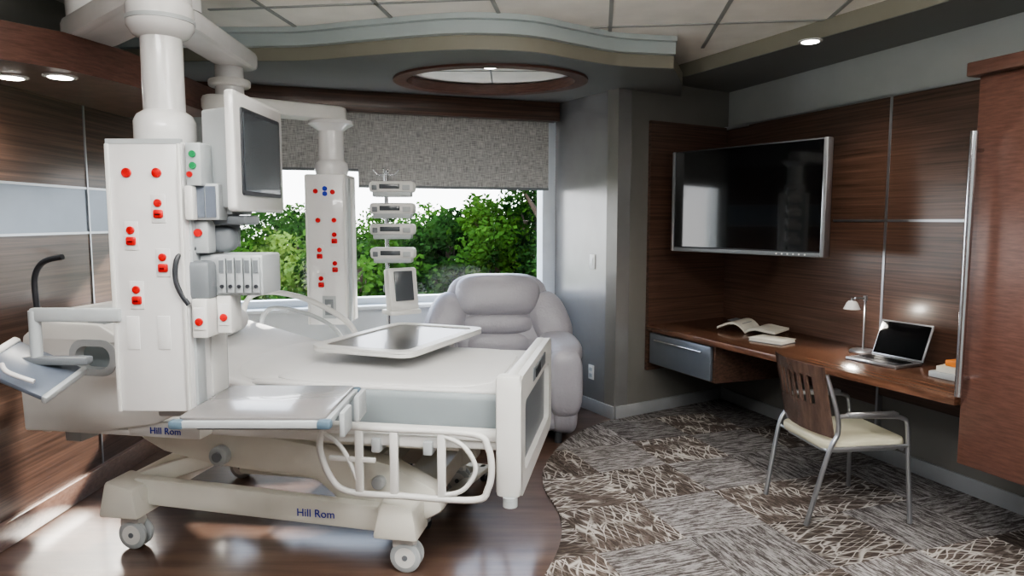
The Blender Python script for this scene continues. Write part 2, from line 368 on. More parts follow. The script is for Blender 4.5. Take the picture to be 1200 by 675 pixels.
b.bx(-.75,.45,4.925,4.935,ZA+.056,ZA+.06,'tbar'); b.bx(-.15,-.14,4.5,5.36,ZA+.056,ZA+.06,'tbar'); b.done(30)
b=B('ceiling_soffit_right',C,RZ)
ZR=2.53
sr=[(.1,-.75),(.47,-.69),(2.23,-.52),(7.5,-.45),(7.5,0),(0,0)]
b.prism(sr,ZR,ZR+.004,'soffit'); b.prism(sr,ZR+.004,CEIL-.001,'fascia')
b.done(30)
b=B('ceiling_soffit_left')
b.prism([(-2.35,1.9),(-2.0,2.78),(-1.845,3.0),(-1.76,3.35),(-1.76,4.35),(-2.35,4.38)],2.12,2.27,'woodc'); b.done()

def downlight(name,x,y,z,power=0,r=.05):
    b=B(name,(x,y,z)); b.lathe([(r*1.35,0),(r*1.35,-.006),(r,-.008),(r*.95,-.004)],(0,0,0),'enamel'); b.cyl((0,0,-.0105),(0,0,-.006),r*.9,'lens'); b.done()
    if power:
        l=bpy.data.lights.new(name+'_spot','SPOT'); l.energy=power; l.spot_size=R(120); l.spot_blend=.8; l.shadow_soft_size=.05; l.color=(1,.93,.82)
        o=bpy.data.objects.new(name+'_light',l); bpy.context.collection.objects.link(o); o.location=(x,y,z-.03)
downlight('recessed_downlight',1.72,4.2,ZR,40)
downlight('recessed_downlight',-2.17,3.14,2.12,14)
downlight('recessed_downlight',-1.95,3.13,2.12,14)
downlight('recessed_downlight',-.144,4.75,ZA+.056,20,.06)

# left wall panelling (thin panels standing 12 mm proud of the wall)
b=B('wood_wall_panelling_left',(-2.35,0,0),90)   # local x = world y, local -y = into room
b.bx(-1,5.0,-.012,-.001,.12,1.43,'wood'); b.bx(-1,5.0,-.012,-.001,1.675,2.12,'wood'); b.bx(-1,5.0,-.010,-.001,1.435,1.67,'alup')
b.bx(-1,5.0,-.016,0,1.425,1.437,'alu'); b.bx(-1,5.0,-.016,0,1.668,1.68,'alu')
for y in (2.6,3.93): b.bx(y-.006,y+.006,-.018,0,.12,2.12,'alu')
b.done()
# end wall and right wall panelling
b=B('wood_wall_panelling_end',BWo,BZ); b.bx(.30,1.17,-.03,0,.35,2.24,'wood'); b.done()
b=B('wood_wall_panelling_right',C,RZ)
b.bx(.01,1.62,-.03,-.001,.35,2.24,'wood'); b.bx(1.63,2.66,-.03,-.001,.42,1.49,'wood'); b.bx(1.63,2.66,-.03,-.001,1.505,2.24,'wood')
b.bx(1.615,1.632,-.034,0,.12,2.24,'alu'); b.bx(1.2,2.66,-.034,-.0,1.49,1.505,'alu'); b.bx(.01,.025,-.05,-.03,.7,2.25,'alu'); b.bx(.01,2.66,-.035,-.0,2.236,2.25,'alu')
b.bx(.01,.30,-.05,-.035,2.225,2.24,'alu'); b.bx(.0,.02,-.16,-.03,2.225,2.24,'alu'); b.bx(.0,.02,-.16,-.145,2.10,2.24,'alu')
b.done()

# desk
b=B('wall_desk',C,RZ)
b.prism([(.02,-.035),(.22,-.86),(2.645,-.67),(2.645,-.035)],.66,.70,'wooddesk',bev=.004)
b.prism([(.25,-.82),(.97,-.76),(.97,-.1),(.1,-.1)],.40,.66,'wood')
b.box((.60,-.805,.53),(.70,.025,.235),'alup',r=(0,0,4.8),bev=.004)
b.tube([(.33,-.852,.60),(.87,-.807,.60)],.008,'chrome',sub=1)
b.cyl((.36,-.85,.60),(.36,-.815,.60),.005,'chrome'); b.cyl((.84,-.81,.60),(.84,-.78,.60),.005,'chrome')
b.done()

# wardrobe
b=B('wardrobe_cabinet',C,RZ)
b.bx(2.665,4.2,-.66,-.04,.40,2.12,'woodc',.004); b.bx(2.63,4.25,-.70,-.04,2.12,2.18,'woodc',.006)
b.bx(2.70,4.2,-.665,-.655,.405,2.11,'woodc',.002)
b.tube([(2.70,-.72,.72),(2.70,-.72,1.88)],.016,'chrome',sub=1)
for z in (.80,1.80): b.cyl((2.70,-.72,z),(2.70,-.66,z),.009,'chrome')
b.done()

# television
b=B('wall_television',(1.563,4.795,1.635),-54.5)
b.bx(-.605,.605,-.03,.03,-.36,.36,'dgray',.008); b.bx(-.575,.575,-.034,-.028,-.325,.35,'screen'); b.bx(-.607,-.583,-.04,.02,-.36,.36,'alu',.006); b.bx(.577,.607,-.04,.02,-.36,.36,'alu',.006)
b.bx(-.60,.60,-.036,.02,-.362,-.335,'mgray',.004)
b.bx(-.3,.3,.03,.07,-.2,.2,'black',.01)
for k in range(6): b.cyl((.28+k*.04,-.04,-.348),(.28+k*.04,-.034,-.348),.005,'enamel',seg=12)
b.tube([(.0,.07,.0),(.03,.2,0),(.15,.34,0)],.03,'dgray'); b.box((.17,.37,0),(.3,.05,.3),'dgray',r=(0,0,-16))
b.done()

# desk items
def rw(s,d,z=0):
    a=R(RZ); return (C[0]+s*math.cos(a)+d*math.sin(a), C[1]+s*math.sin(a)-d*math.cos(a), z)
ZD=.701
b=B('laptop_computer',rw(1.93,.33,ZD),RZ+90+6)
b.bx(-.11,.11,-.16,.16,0,.016,'alu',.005); b.bx(-.09,.06,-.14,.14,.016,.018,'dgray')
for i in range(5):
    for j in range(12): b.bx(-.03+i*.018,-.016+i*.018,-.13+j*.022,-.112+j*.022,.018,.021,'black')
b.box((.155,0,.115),(.01,.32,.215),'alu',r=(0,22,0),bev=.004); b.box((.149,0,.117),(.006,.30,.195),'screen',r=(0,22,0))
b.done()
b=B('desk_lamp',rw(1.66,.2,ZD),RZ+90)
b.lathe([(.075,0),(.078,.008),(.07,.018),(.02,.024)],(0,0,0),'alu')
b.tube([(0,0,.02),(0,0,.33)],.006,'alu',sub=1); b.tube([(0,0,.33),(-.08,.0,.335)],.006,'alu',sub=1)
b.cyl((0,0,.315),(0,0,.345),.012,'alu')
b.lathe([(.02,.05),(.03,.04),(.048,0),(.044,0),(.02,.03)],(-.1,0,.27),'enamel'); b.cyl((-.1,0,.274),(-.1,0,.282),.028,'lens'); b.cyl((-.1,0,.31),(-.1,0,.335),.008,'alu'); b.done()
l=bpy.data.lights.new('desk_lamp_bulb','POINT'); l.energy=2.5; l.shadow_soft_size=.025; l.color=(1,.93,.82)
o=bpy.data.objects.new('desk_lamp_light',l); bpy.context.collection.objects.link(o); q=rw(1.66,.3,ZD+.25); o.location=q
b=B('open_magazine',rw(.76,.30,ZD),RZ+30)
for sgn in (-1,1):
    for k,h in enumerate((.0,.006,.012)):
        pr=[(sgn*x,0.002+h+.05*math.sin(min(1,x/.1)*math.pi*.5)*math.exp(-x*6)+(.03 if sgn<0 else 0)*math.sin(x/.21*math.pi)) for x in [i*.021 for i in range(11)]]
        b.prism(pr+[(x,z+.004) for x,z in pr[::-1]],-.14,.14,'paper',Mx=XZ)
b.box((-.1,0,.069),(.12,.16,.002),'mgray',r=(0,8,0)); b.done()
b=B('notebook',rw(1.16,.46,ZD),RZ+20); b.bx(-.12,.12,-.09,.09,0,.004,'mgray',.001); b.bx(-.115,.115,-.085,.085,.004,.022,'paper'); b.bx(-.12,.12,-.09,.09,.022,.026,'paper',.001); b.done()
b=B('book_stack',rw(2.38,.3,ZD),RZ+5); b.bx(-.11,.11,-.09,.09,0,.03,'lgray',.003); b.box((.0,.01,.045),(.18,.15,.028),'paper',r=(0,0,8)); b.box((.02,.02,.075),(.15,.13,.03),'orange',r=(0,0,-5),bev=.004); b.done()

pa=R(PZ)
def on_pier(t): return (.773+t*math.cos(pa),5.228+t*math.sin(pa))
b=B('wall_outlet',(*on_pier(.30),.31),PZ); b.bx(-.035,.035,0,.008,-.057,.057,'white',.003); b.bx(-.017,.017,.008,.011,.01,.038,'lgray'); b.bx(-.017,.017,.008,.011,-.038,-.01,'lgray'); b.done()
b=B('light_switch',(*on_pier(.30),1.18),PZ); b.bx(-.035,.035,0,.008,-.057,.057,'white',.003); b.bx(-.015,.015,.008,.012,-.03,.03,'enamel',.002); b.done()

# ---------------------------------------------------------------- hospital bed
b=B('hospital_bed',(-2.12,3.19,0),-9.67)
for y in (.06,.90):
    b.prism([(.35,.20),(1.62,.15),(1.68,.18),(1.66,.26),(.9,.30),(.38,.32)],y-.03,y+.03,'cream',Mx=XZ,bev=.01)
for x in (.36,1.66):
    b.bx(x-.09,x+.09,-.03,.99,.19,.30,'cream',.025)
    b.prism([(x-.10,.16),(x+.1,.16),(x+.08,.3),(x-.06,.33)],-.06,.12,'cream',Mx=XZ,bev=.015)
    for y in (.02,.93):
        b.cyl((x,y,.12),(x,y,.2),.03,'lgray'); b.box((x+.02,y,.125),(.1,.065,.05),'white',bev=.015)
        for q in (-.022,.022):
            b.lathe([(.03,-.012),(.058,-.012),(.068,-.006),(.068,.006),(.058,.012),(.03,.012)],(x+.03,y+q,.068),'lgray',axis=(0,1,0))
            b.cyl((x+.03,y+q-.014,.068),(x+.03,y+q+.014,.068),.045,'white')
            b.cyl((x+.03,y+q-.017,.068),(x+.03,y+q+.017,.068),.012,'mgray')
b.text('Hill Rom',.050,'blue',Matrix.Translation((1.27,.028,.20))@Matrix.Rotation(R(90),4,'X'))
for y0,y1 in ((.08,.2),(.78,.90)):
    b.prism([(.36,.50),(.5,.58),(1.0,.54),(1.3,.50),(1.6,.44),(1.80,.34),(1.84,.24),(1.72,.17),(1.42,.20),(1.25,.34),(.75,.38),(.5,.43)],y0,y1,'cream',Mx=XZ,bev=.03)
    b.prism([(.30,.30),(.42,.26),(.98,.46),(.92,.52)],y0+.02,y1-.02,'cream',Mx=XZ,bev=.012)
b.cyl((.80,.04,.44),(.80,.11,.44),.045,'lgray',bev=.008); b.cyl((.80,.03,.44),(.80,.07,.44),.022,'mgray')
b.cyl((1.55,.05,.36),(1.55,.11,.36),.03,'lgray',bev=.006)
b.bx(.8,1.5,.2,.78,.30,.42,'cream',.02)
b.bx(.05,2.10,.02,.98,.545,.60,'white',.015); b.bx(.95,2.10,.0,1.0,.585,.64,'white',.02); b.bx(-.03,.55,-.08,.2,.555,.585,'white',.012)
b.bx(.2,1.9,.12,.88,.50,.55,'cream',.01)
b.text('Hill Rom',.042,'blue',Matrix.Translation((.64,-.086,.575))@Matrix.Rotation(R(90),4,'X')); b.bx(.45,.80,-.08,.02,.555,.625,'white',.01)
b.box((1.53,.5,.705),(1.15,.96,.165),'matt',bev=.035,seg=4)
b.box((1.53,.5,.787),(1.10,.93,.022),'sheet',bev=.01,seg=3)
an=14
def hp(u,w): return (.97-u*math.cos(R(an))+w*math.sin(R(an)),.5,.70+u*math.sin(R(an))+w*math.cos(R(an)))
b.box(hp(.44,0),(.92,.96,.16),'matt',r=(0,an,0),bev=.04,seg=4)
b.box(hp(.44,.065),(.93,.965,.05),'sheet',r=(0,an,0),bev=.024,seg=3)
b.box(hp(.44,-.10),(.85,.9,.03),'white',r=(0,an,0),bev=.01)
b.cush(hp(.62,.15),(.42,.66,.15),'sheet',n=2.6,r=(0,an,0))
b.cush((1.53,.5,.797),(1.05,.90,.03),'sheet',n=5)
b.cush((.98,.52,.795),(.40,.90,.07),'sheet',n=2.5,r=(0,6,0))
b.prism([(0,.52),(1.0,.52),(1.03,.8),(.98,1.02),(.88,1.08),(.12,1.08),(.02,1.04),(-.05,.8)],-.07,-.01,'white',Mx=YZ,bev=.02)
b.prism(rrect(.25,.75,.92,1.01,.04),-.074,-.006,'lgray',Mx=YZ)
b.bx(-.03,.06,.1,.9,.45,.56,'lgray',.01)
for y in (.03,.95):
    b.tube([(-.06,y,1.0),(-.07,y,1.12),(-.07,y,1.24),(-.02,y,1.31),(.08,y,1.335)],.013,'dgray')
    b.cyl((-.06,y,.98),(-.068,y,1.10),.018,'white')
# footboard
b.prism(rrect(-.05,1.02,.37,.87,.06),2.12,2.165,'white',Mx=YZ,bev=.01)
b.prism(rrect(-.05,1.02,.37,.87,.06),2.165,2.195,'white',Mx=YZ,holes=[rrect(.07,.91,.45,.75,.04)])
b.prism(rrect(.07,.91,.45,.75,.04),2.16,2.17,'mgray',Mx=YZ)
b.bx(2.193,2.20,.30,.72,.78,.84,'mgray',.003); b.bx(2.20,2.205,.35,.5,.79,.83,'dgray')
b.bx(2.09,2.195,-.055,.02,.375,.88,'white',.02)
b.cyl((2.15,-.04,.34),(2.15,-.04,.38),.03,'lgray')
for y in (.2,.8): b.cyl((2.08,y,.55),(2.13,y,.55),.03,'lgray')
yr=-.10
def rail(x0,x1,z0,z1,y,bars,m='white',r=.014):
    b.tube([(x0+.06,y,z1),((x0+x1)/2,y,z1+.004),(x1-.07,y,z1),(x1-.015,y,z1-.05),(x1,y,(z0+z1)/2),(x1-.015,y,z0+.05),(x1-.07,y,z0),((x0+x1)/2,y,z0-.004),(x0+.12,y,z0),(x0+.04,y,z0+.06),(x0,y,z1-.1),(x0+.01,y,z1-.03)],r,m,closed=True,sub=5)
    for q in bars: b.box((q,y,(z0+z1)/2),(.035,.02,z1-z0),m,bev=.006)
rail(1.36,2.085,.38,.65,yr,(1.53,1.68,1.88))
b.tube([(1.38,yr,.62),(1.45,yr,.57),(1.5,yr,.48),(1.53,yr,.40)],.010,'white')
b.tube([(1.88,yr,.64),(1.97,yr,.60),(2.02,yr,.51),(1.97,yr,.42),(1.88,yr,.39)],.010,'white')
b.box((1.5,yr-.0,.52),(.20,.018,.02),'white',bev=.004)
b.box((1.7,yr+.05,.60),(.35,.06,.05),'white',bev=.01)
for q in (1.6,1.82): b.box((q,yr+.06,.58),(.04,.12,.06),'lgray',bev=.008)
outer=[(-.05,.56),(-.06,.80),(-.03,.99),(.06,1.06),(.35,1.05),(.50,.97),(.72,.92),(.78,.84),(.74,.68),(.6,.62),(.3,.57)]
b.prism(outer,-.10,-.06,'white',Mx=XZ,bev=.012,holes=[rrect(.22,.42,.84,.97,.06)])
b.prism(rrect(.205,.435,.825,.985,.07),-.105,-.055,'lgray',Mx=XZ,holes=[rrect(.235,.405,.855,.955,.048)])
b.tube([(.35,1.03,.72),(.38,1.03,1.0),(.5,1.03,1.08),(.75,1.03,1.05),(1.0,1.03,.93),(1.08,1.03,.8),(1.08,1.03,.65)],.016,'white')
b.tube([(.45,1.03,.72),(.50,1.03,.95),(.62,1.03,.99),(.85,1.03,.93),(.98,1.03,.82),(.98,1.03,.65)],.012,'lgray')
rail(1.25,1.95,.42,.66,1.06,(1.45,1.62,1.8))
b.done()

# ---------------------------------------------------------------- overbed table
b=B('overbed_table',(-.565,3.635,0),68)
b.prism(rrect(-.42,.42,-.28,.28,.07),.875,.895,'white',bev=.006)
b.prism(rrect(-.42,.42,-.28,.28,.07),.895,.905,'white',holes=[rrect(-.37,.37,-.23,.23,.05)])
b.prism(rrect(-.37,.37,-.23,.23,.05),.895,.899,'tabletop')
b.bx(-.05,.50,-.04,.04,.84,.876,'lgray',.008)
b.bx(.43,.50,-.05,.05,.08,.86,'white',.012); b.bx(.44,.49,-.04,.04,.5,.87,'lgray',.006)
b.bx(.43,.50,-.27,.27,.05,.09,'cream',.012)
for y in (-.25,.25):
    b.bx(-.25,.49,y-.03,y+.03,.06,.09,'cream',.012)
    for x in (-.22,.46):
        b.cyl((x,y-.012,.026),(x,y+.012,.026),.026,'dgray',seg=20); b.box((x,y,.05),(.03,.034,.03),'lgray',bev=.006)
b.done()

# ---------------------------------------------------------------- ceiling boom with service columns
def outletpair(b,x,y,z,s=1):
    b.cyl((x,y,z+.02*s),(x,y-.01,z+.02*s),.014*s,'red',seg=16,bev=.002)
    b.box((x,y-.004,z-.018*s),(.034*s,.016,.03*s),'red',bev=.006); b.box((x,y-.012,z-.02*s),(.016*s,.004,.004),'black')
    b.box((x,y-.001,z),(.05*s,.004,.1*s),'enamel',bev=.001)
b=B('ceiling_service_boom')
ZT=CEIL
def arm(p0,p1,z,h,r,m='enamel'):
    b.prism(stadium(p0,p1,r),z-h/2,z+h/2,m,bev=.022)
b.lathe([(.15,ZT-.01),(.15,ZT-.05),(.10,ZT-.07),(.09,2.36)],(-1.86,3.22,0),'enamel')
arm((-1.84,3.18),(-1.29,2.68),2.315,.09,.11)
b.lathe([(.17,ZT-.01),(.17,ZT-.05),(.11,ZT-.07),(.085,ZT-.10),(.085,2.42)],(-1.47,3.25,0),'enamel')
arm((-1.47,3.22),(-1.50,3.98),2.37,.09,.10)
b.cyl((-1.54,3.95,2.14),(-1.54,3.95,2.34),.075,'enamel',bev=.01); b.cyl((-1.54,3.95,2.22),(-1.54,3.95,2.26),.11,'white',bev=.012)
arm((-1.60,3.92),(-1.07,4.32),2.13,.085,.08,'white')
px,py=-1.285,2.67
b.lathe([(.06,2.30),(.105,2.29),(.115,2.27),(.115,2.20),(.095,2.17),(.072,2.16),(.072,1.90),(.095,1.885),(.107,1.86),(.107,1.80),(.10,1.775)],(px,py,0),'enamel')
b.lathe([(.085,2.235),(.118,2.23),(.118,2.215),(.085,2.21)],(px,py,0),'lgray')
b.bx(-1.42,-1.15,2.50,2.84,.81,1.775,'enamel',.012)
b.bx(-1.152,-1.14,2.53,2.60,.83,1.76,'lgray',.003); b.bx(-1.152,-1.14,2.66,2.80,.83,1.76,'white',.003)
b.bx(-1.415,-1.155,2.498,2.52,1.765,1.782,'lgray')
for x in (-1.41,-1.16): b.bx(x-.007,x+.007,2.492,2.502,.815,1.765,'white',.003)
for x in (-1.345,-1.24): b.cyl((x,2.50,1.665),(x,2.492,1.665),.017,'red',seg=20,bev=.002)
for x,z in ((-1.24,1.54),(-1.34,1.445),(-1.232,1.35),(-1.33,1.235)): outletpair(b,x,2.50,z)
for x in (-1.35,-1.24): b.box((x,2.499,1.10),(.045,.004,.12),'enamel',bev=.001)
b.bx(-1.14,-1.085,2.50,2.62,1.62,1.77,'lgray',.006); b.cyl((-1.113,2.50,1.73),(-1.113,2.494,1.73),.012,'green'); b.cyl((-1.113,2.50,1.69),(-1.113,2.494,1.69),.012,'green')
b.cyl((-1.125,2.50,1.66),(-1.125,2.494,1.66),.01,'red')
b.bx(-1.14,-1.04,2.53,2.66,1.50,1.63,'lgray',.006); b.bx(-1.125,-1.09,2.525,2.535,1.51,1.62,'slate'); b.bx(-1.085,-1.05,2.525,2.535,1.51,1.62,'slate')
b.bx(-1.145,-1.115,2.49,2.53,1.50,1.62,'white',.006); b.bx(-1.145,-1.09,2.55,2.62,1.38,1.50,'lgray',.01); b.cyl((-1.125,2.55,1.455),(-1.125,2.54,1.455),.014,'red')
# monitor
b.prism(rrect(2.50,3.02,1.53,1.955,.02),-1.0,-.965,'enamel',Mx=YZ,bev=.01)
b.prism(rrect(2.555,2.965,1.59,1.90,.01),-.966,-.958,'dgray',Mx=YZ); b.prism(rrect(2.57,2.95,1.605,1.885,.01),-.96,-.956,'screen2',Mx=YZ)
b.prism([(-.998,2.54),(-.998,2.99),(-1.13,2.88),(-1.13,2.62)],1.545,1.90,'lgray',bev=.01)
b.bx(-1.10,-1.02,2.60,2.80,1.52,1.56,'lgray',.005)
b.cyl((-1.07,2.70,1.40),(-1.07,2.70,1.53),.035,'mgray'); b.box((-1.05,2.68,1.50),(.15,.16,.035),'mgray',bev=.012); b.cush((-1.10,2.66,1.43),(.14,.10,.10),'mgray',n=3)
# module rack
b.bx(-1.14,-.91,2.58,2.78,1.225,1.375,'lgray',.008); b.bx(-1.18,-1.08,2.52,2.68,1.215,1.355,'mgray',.02)
for k in range(5):
    x=-1.055+k*.031
    b.bx(x-.013,x+.013,2.567,2.582,1.235,1.365,'lgray',.003); b.bx(x-.008,x+.008,2.563,2.568,1.31,1.355,'mgray'); b.cyl((x,2.567,1.26),(x,2.561,1.26),.007,'dgray',seg=12)
b.tube([(-1.14,2.56,1.40),(-1.18,2.50,1.37),(-1.185,2.49,1.28),(-1.15,2.50,1.20)],.009,'dgray')
for x0,y0,zc in ((-1.14,2.50,1.15),(-1.085,2.58,1.155)):
    b.bx(x0,x0+.055,y0,y0+.10,zc-.07,zc+.07,'white',.006); b.bx(x0+.008,x0+.047,y0-.004,y0,zc-.04,zc+.04,'enamel',.002); b.cyl((x0+.028,y0-.003,zc-.01),(x0+.028,y0-.011,zc-.01),.014,'red',seg=18,bev=.002)
# shelf
b.prism(rrect(-1.15,-.62,2.33,2.83,.03),.80,.825,'lgray',bev=.004); b.prism(rrect(-1.135,-.635,2.345,2.815,.025),.824,.835,'traytop',bev=.003)
for x,y in ((-1.135,2.345),(-.635,2.345),(-.635,2.81)): b.box((x,y,.812),(.05,.04,.032),'bump',bev=.01)
b.box((-.88,2.6,.785),(.45,.38,.03),'mgray',bev=.01); b.box((-1.18,2.66,.79),(.3,.12,.05),'lgray',bev=.01)
b.box((-.60,2.50,.78),(.02,.12,.09),'lgray',bev=.006); b.box((-.59,2.70,.785),(.02,.14,.10),'lgray',bev=.006)
# tilted shelf on the left
b.box((-1.55,2.50,1.165),(.32,.035,.05),'lgray',bev=.008); b.cyl((-1.70,2.50,1.0),(-1.70,2.50,1.18),.02,'lgray')
b.box((-1.63,2.50,1.0),(.24,.045,.03),'mgray',bev=.008)
b.box((-1.70,2.46,.975),(.26,.20,.02),'slate',r=(20,24,0),bev=.006); b.box((-1.82,2.46,1.03),(.03,.21,.03),'white',r=(20,24,0),bev=.008); b.box((-1.58,2.46,.922),(.02,.21,.03),'lgray',r=(20,24,0),bev=.006)
b.tube([(-1.62,2.36,.955),(-1.70,2.35,.99),(-1.74,2.38,1.01)],.008,'enamel')
# column 2
x0,x1,y0,y1=-1.22,-.98,4.20,4.47
b.lathe([(.07,2.10),(.13,2.09),(.135,2.07),(.10,2.05),(.075,2.03),(.075,1.86),(.095,1.84),(.10,1.80),(.09,1.765)],(-1.09,4.33,0),'enamel')
b.bx(x0,x1,y0,y1,.875,1.77,'enamel',.01)
b.bx(x1-.003,x1+.01,y0+.03,y0+.09,.89,1.75,'lgray',.002); b.bx(x1-.003,x1+.01,y0+.13,y0+.22,.89,1.75,'white',.002)
for x in (x0+.008,x1-.008): b.bx(x-.006,x+.006,y0-.006,y0,.88,1.765,'white',.002)
for x,c,z in ((-1.155,'red',1.67),(-1.10,'blue',1.685),(-1.055,'red',1.665),(-1.10,'blue',1.655),(-1.145,'red',1.50),(-1.05,'red',1.50)): b.cyl((x,y0,z),(x,y0-.008,z),.014,c,seg=16)
for x,z in ((-1.05,1.395),(-1.14,1.305),(-1.05,1.225),(-1.135,1.135)): outletpair(b,x,y0,z)
b.bx(-1.13,-1.05,y0-.006,y0,.915,1.05,'lgray',.002); b.bx(-1.115,-1.065,y0-.009,y0-.005,.935,1.03,'mgray',.002); b.bx(-1.10,-1.08,y0-.012,y0-.008,.96,1.0,'white')
b.done()

# ---------------------------------------------------------------- IV pole
b=B('iv_pole',(-.775,4.40,0))
b.cyl((0,0,.06),(0,0,1.80),.012,'chrome'); b.cyl((0,0,.06),(0,0,.14),.03,'dgray')
for k in range(5):
    a=2*math.pi*k/5+.3; c,s_=math.cos(a),math.sin(a)
    b.tube([(0,0,.10),(.09*c,.09*s_,.09),(.17*c,.17*s_,.06)],.013,'lgray'); b.cyl((.17*c-.01*s_,.17*s_+.01*c,.025),(.17*c+.01*s_,.17*s_-.01*c,.025),.025,'dgray',seg=16)
for a in (0,90,180,270):
    c,s_=math.cos(R(a)),math.sin(R(a)); b.tube([(0,0,1.78),(.05*c,.05*s_,1.78),(.08*c,.08*s_,1.81)],.004,'chrome')
for z in (1.69,1.56,1.435,1.29):
    b.box((.05,-.06,z+.01),(.27,.12,.068),'white',bev=.02); b.box((.05,-.06,z-.032),(.23,.10,.035),'lgray',bev=.008)
    b.box((.04,-.122,z+.012),(.12,.008,.028),'screen2',bev=.002); b.box((.14,-.122,z+.005),(.045,.008,.03),'lgray',bev=.003); b.box((-.05,-.122,z+.005),(.03,.01,.03),'mgray',bev=.003)
    b.box((-.0,-.0,z-.01),(.05,.05,.06),'mgray',bev=.008)
b.box((.10,-.10,1.08),(.19,.08,.26),'white',r=(-8,0,35),bev=.015); b.box((.123,-.14,1.105),(.12,.012,.18),'screen2',r=(-8,0,35),bev=.004); b.box((.10,-.10,.945),(.21,.13,.03),'white',r=(0,0,35),bev=.01)
b.box((.03,-.03,1.08),(.1,.05,.05),'mgray',bev=.01)
b.done()

# ---------------------------------------------------------------- recliner armchair
b=B('recliner_armchair',(-.09,5.02,0),4)
b.cush((0,-.02,.24),(.86,.80,.34),'leather',n=8)
b.cush((0,-.08,.44),(.62,.66,.20),'leather',n=4)
for sx in (-1,1):
    b.cush((sx*.42,-.04,.33),(.20,.80,.58),'leather',n=5)
    b.cush((sx*.43,-.04,.60),(.27,.82,.18),'leather',n=2.8)
    b.cush((sx*.42,-.40,.42),(.23,.16,.46),'leather',n=3.2)
    b.cush((sx*.39,.25,.74),(.30,.26,.46),'leather',n=2.6,r=(-14,sx*-22,0))
    for y in (-.36,.34): b.cyl((sx*.38,y,0),(sx*.38,y,.08),.025,'dgray')
b.cush((0,.30,.76),(.78,.24,.68),'leather',n=4,r=(-14,0,0))
b.cush((0,.22,.58),(.52,.22,.18),'leather',n=3,r=(-14,0,0))
b.cush((0,.25,.72),(.56,.24,.18),'leather',n=3,r=(-14,0,0))
b.cush((0,.29,.93),(.64,.28,.33),'leather',n=3.4,r=(-14,0,0))
b.cush((0,-.40,.28),(.58,.12,.36),'leather',n=4)
b.done()

# ---------------------------------------------------------------- guest chair
b=B('guest_chair',(1.68,3.58,0),8)
zs=.43
b.prism(rrect(-.20,.25,-.22,.22,.07),zs-.045,zs,'seatfab',bev=.014)
b.prism(rrect(-.18,.23,-.20,.20,.06),zs-.06,zs-.04,'lgray')
for sy in (-1,1):
    y=sy*.235
    b.tube([(.25,sy*.25,0.012),(.235,y,.30),(.22,y,.50),(.19,y,.54),(.12,y,.55),(-.10,y,.56),(-.15,y,.555)],.011,'alu',sub=5)
    b.tube([(-.27,sy*.20,0.012),(-.19,y,.38),(-.145,y,.48),(-.16,y,.60),(-.205,sy*.215,.76)],.012,'alu',sub=5)
    b.box((.03,y,.565),(.26,.04,.018),'alu',bev=.006)
    b.tube([(-.175,y,.40),(.235,y,.40)],.010,'alu',sub=1)
b.tube([(.2,-.235,.385),(.2,.235,.385)],.009,'alu',sub=1); b.tube([(-.18,-.235,.385),(-.18,.235,.385)],.009,'alu',sub=1)
def backpt(t,z): return (-.155-.07*(z-.46)/.35-.045*(1-t*t), t*.225, z)
def backpanel(t0,t1,z0,z1,m='chairwood'):
    bm=bmesh.new(); n=6; g=[]
    for off in (0,.010):
        rows=[]
        for i in range(n+1):
            t=t0+(t1-t0)*i/n
            rows.append([bm.verts.new((backpt(t,z)[0]-off,backpt(t,z)[1],z)) for z in (z0,(z0+z1)/2,z1)])
        g.append(rows)
    for rows in g:
        for i in range(n):
            for k in range(2): bm.faces.new((rows[i][k],rows[i+1][k],rows[i+1][k+1],rows[i][k+1]))
    for i in range(n):
        for k in (0,2): bm.faces.new((g[0][i][k],g[0][i+1][k],g[1][i+1][k],g[1][i][k]))
    for i in (0,n):
        for k in range(2): bm.faces.new((g[0][i][k],g[0][i][k+1],g[1][i][k+1],g[1][i][k]))
    b.merge(bm,m,smooth=True)
backpanel(-1,1,.74,.80); backpanel(-1,1,.45,.60); backpanel(-1,-.68,.59,.75); backpanel(.68,1,.59,.75)
for t in (-.48,-.24,0,.24,.48): backpanel(t-.05,t+.05,.59,.75)
b.done()

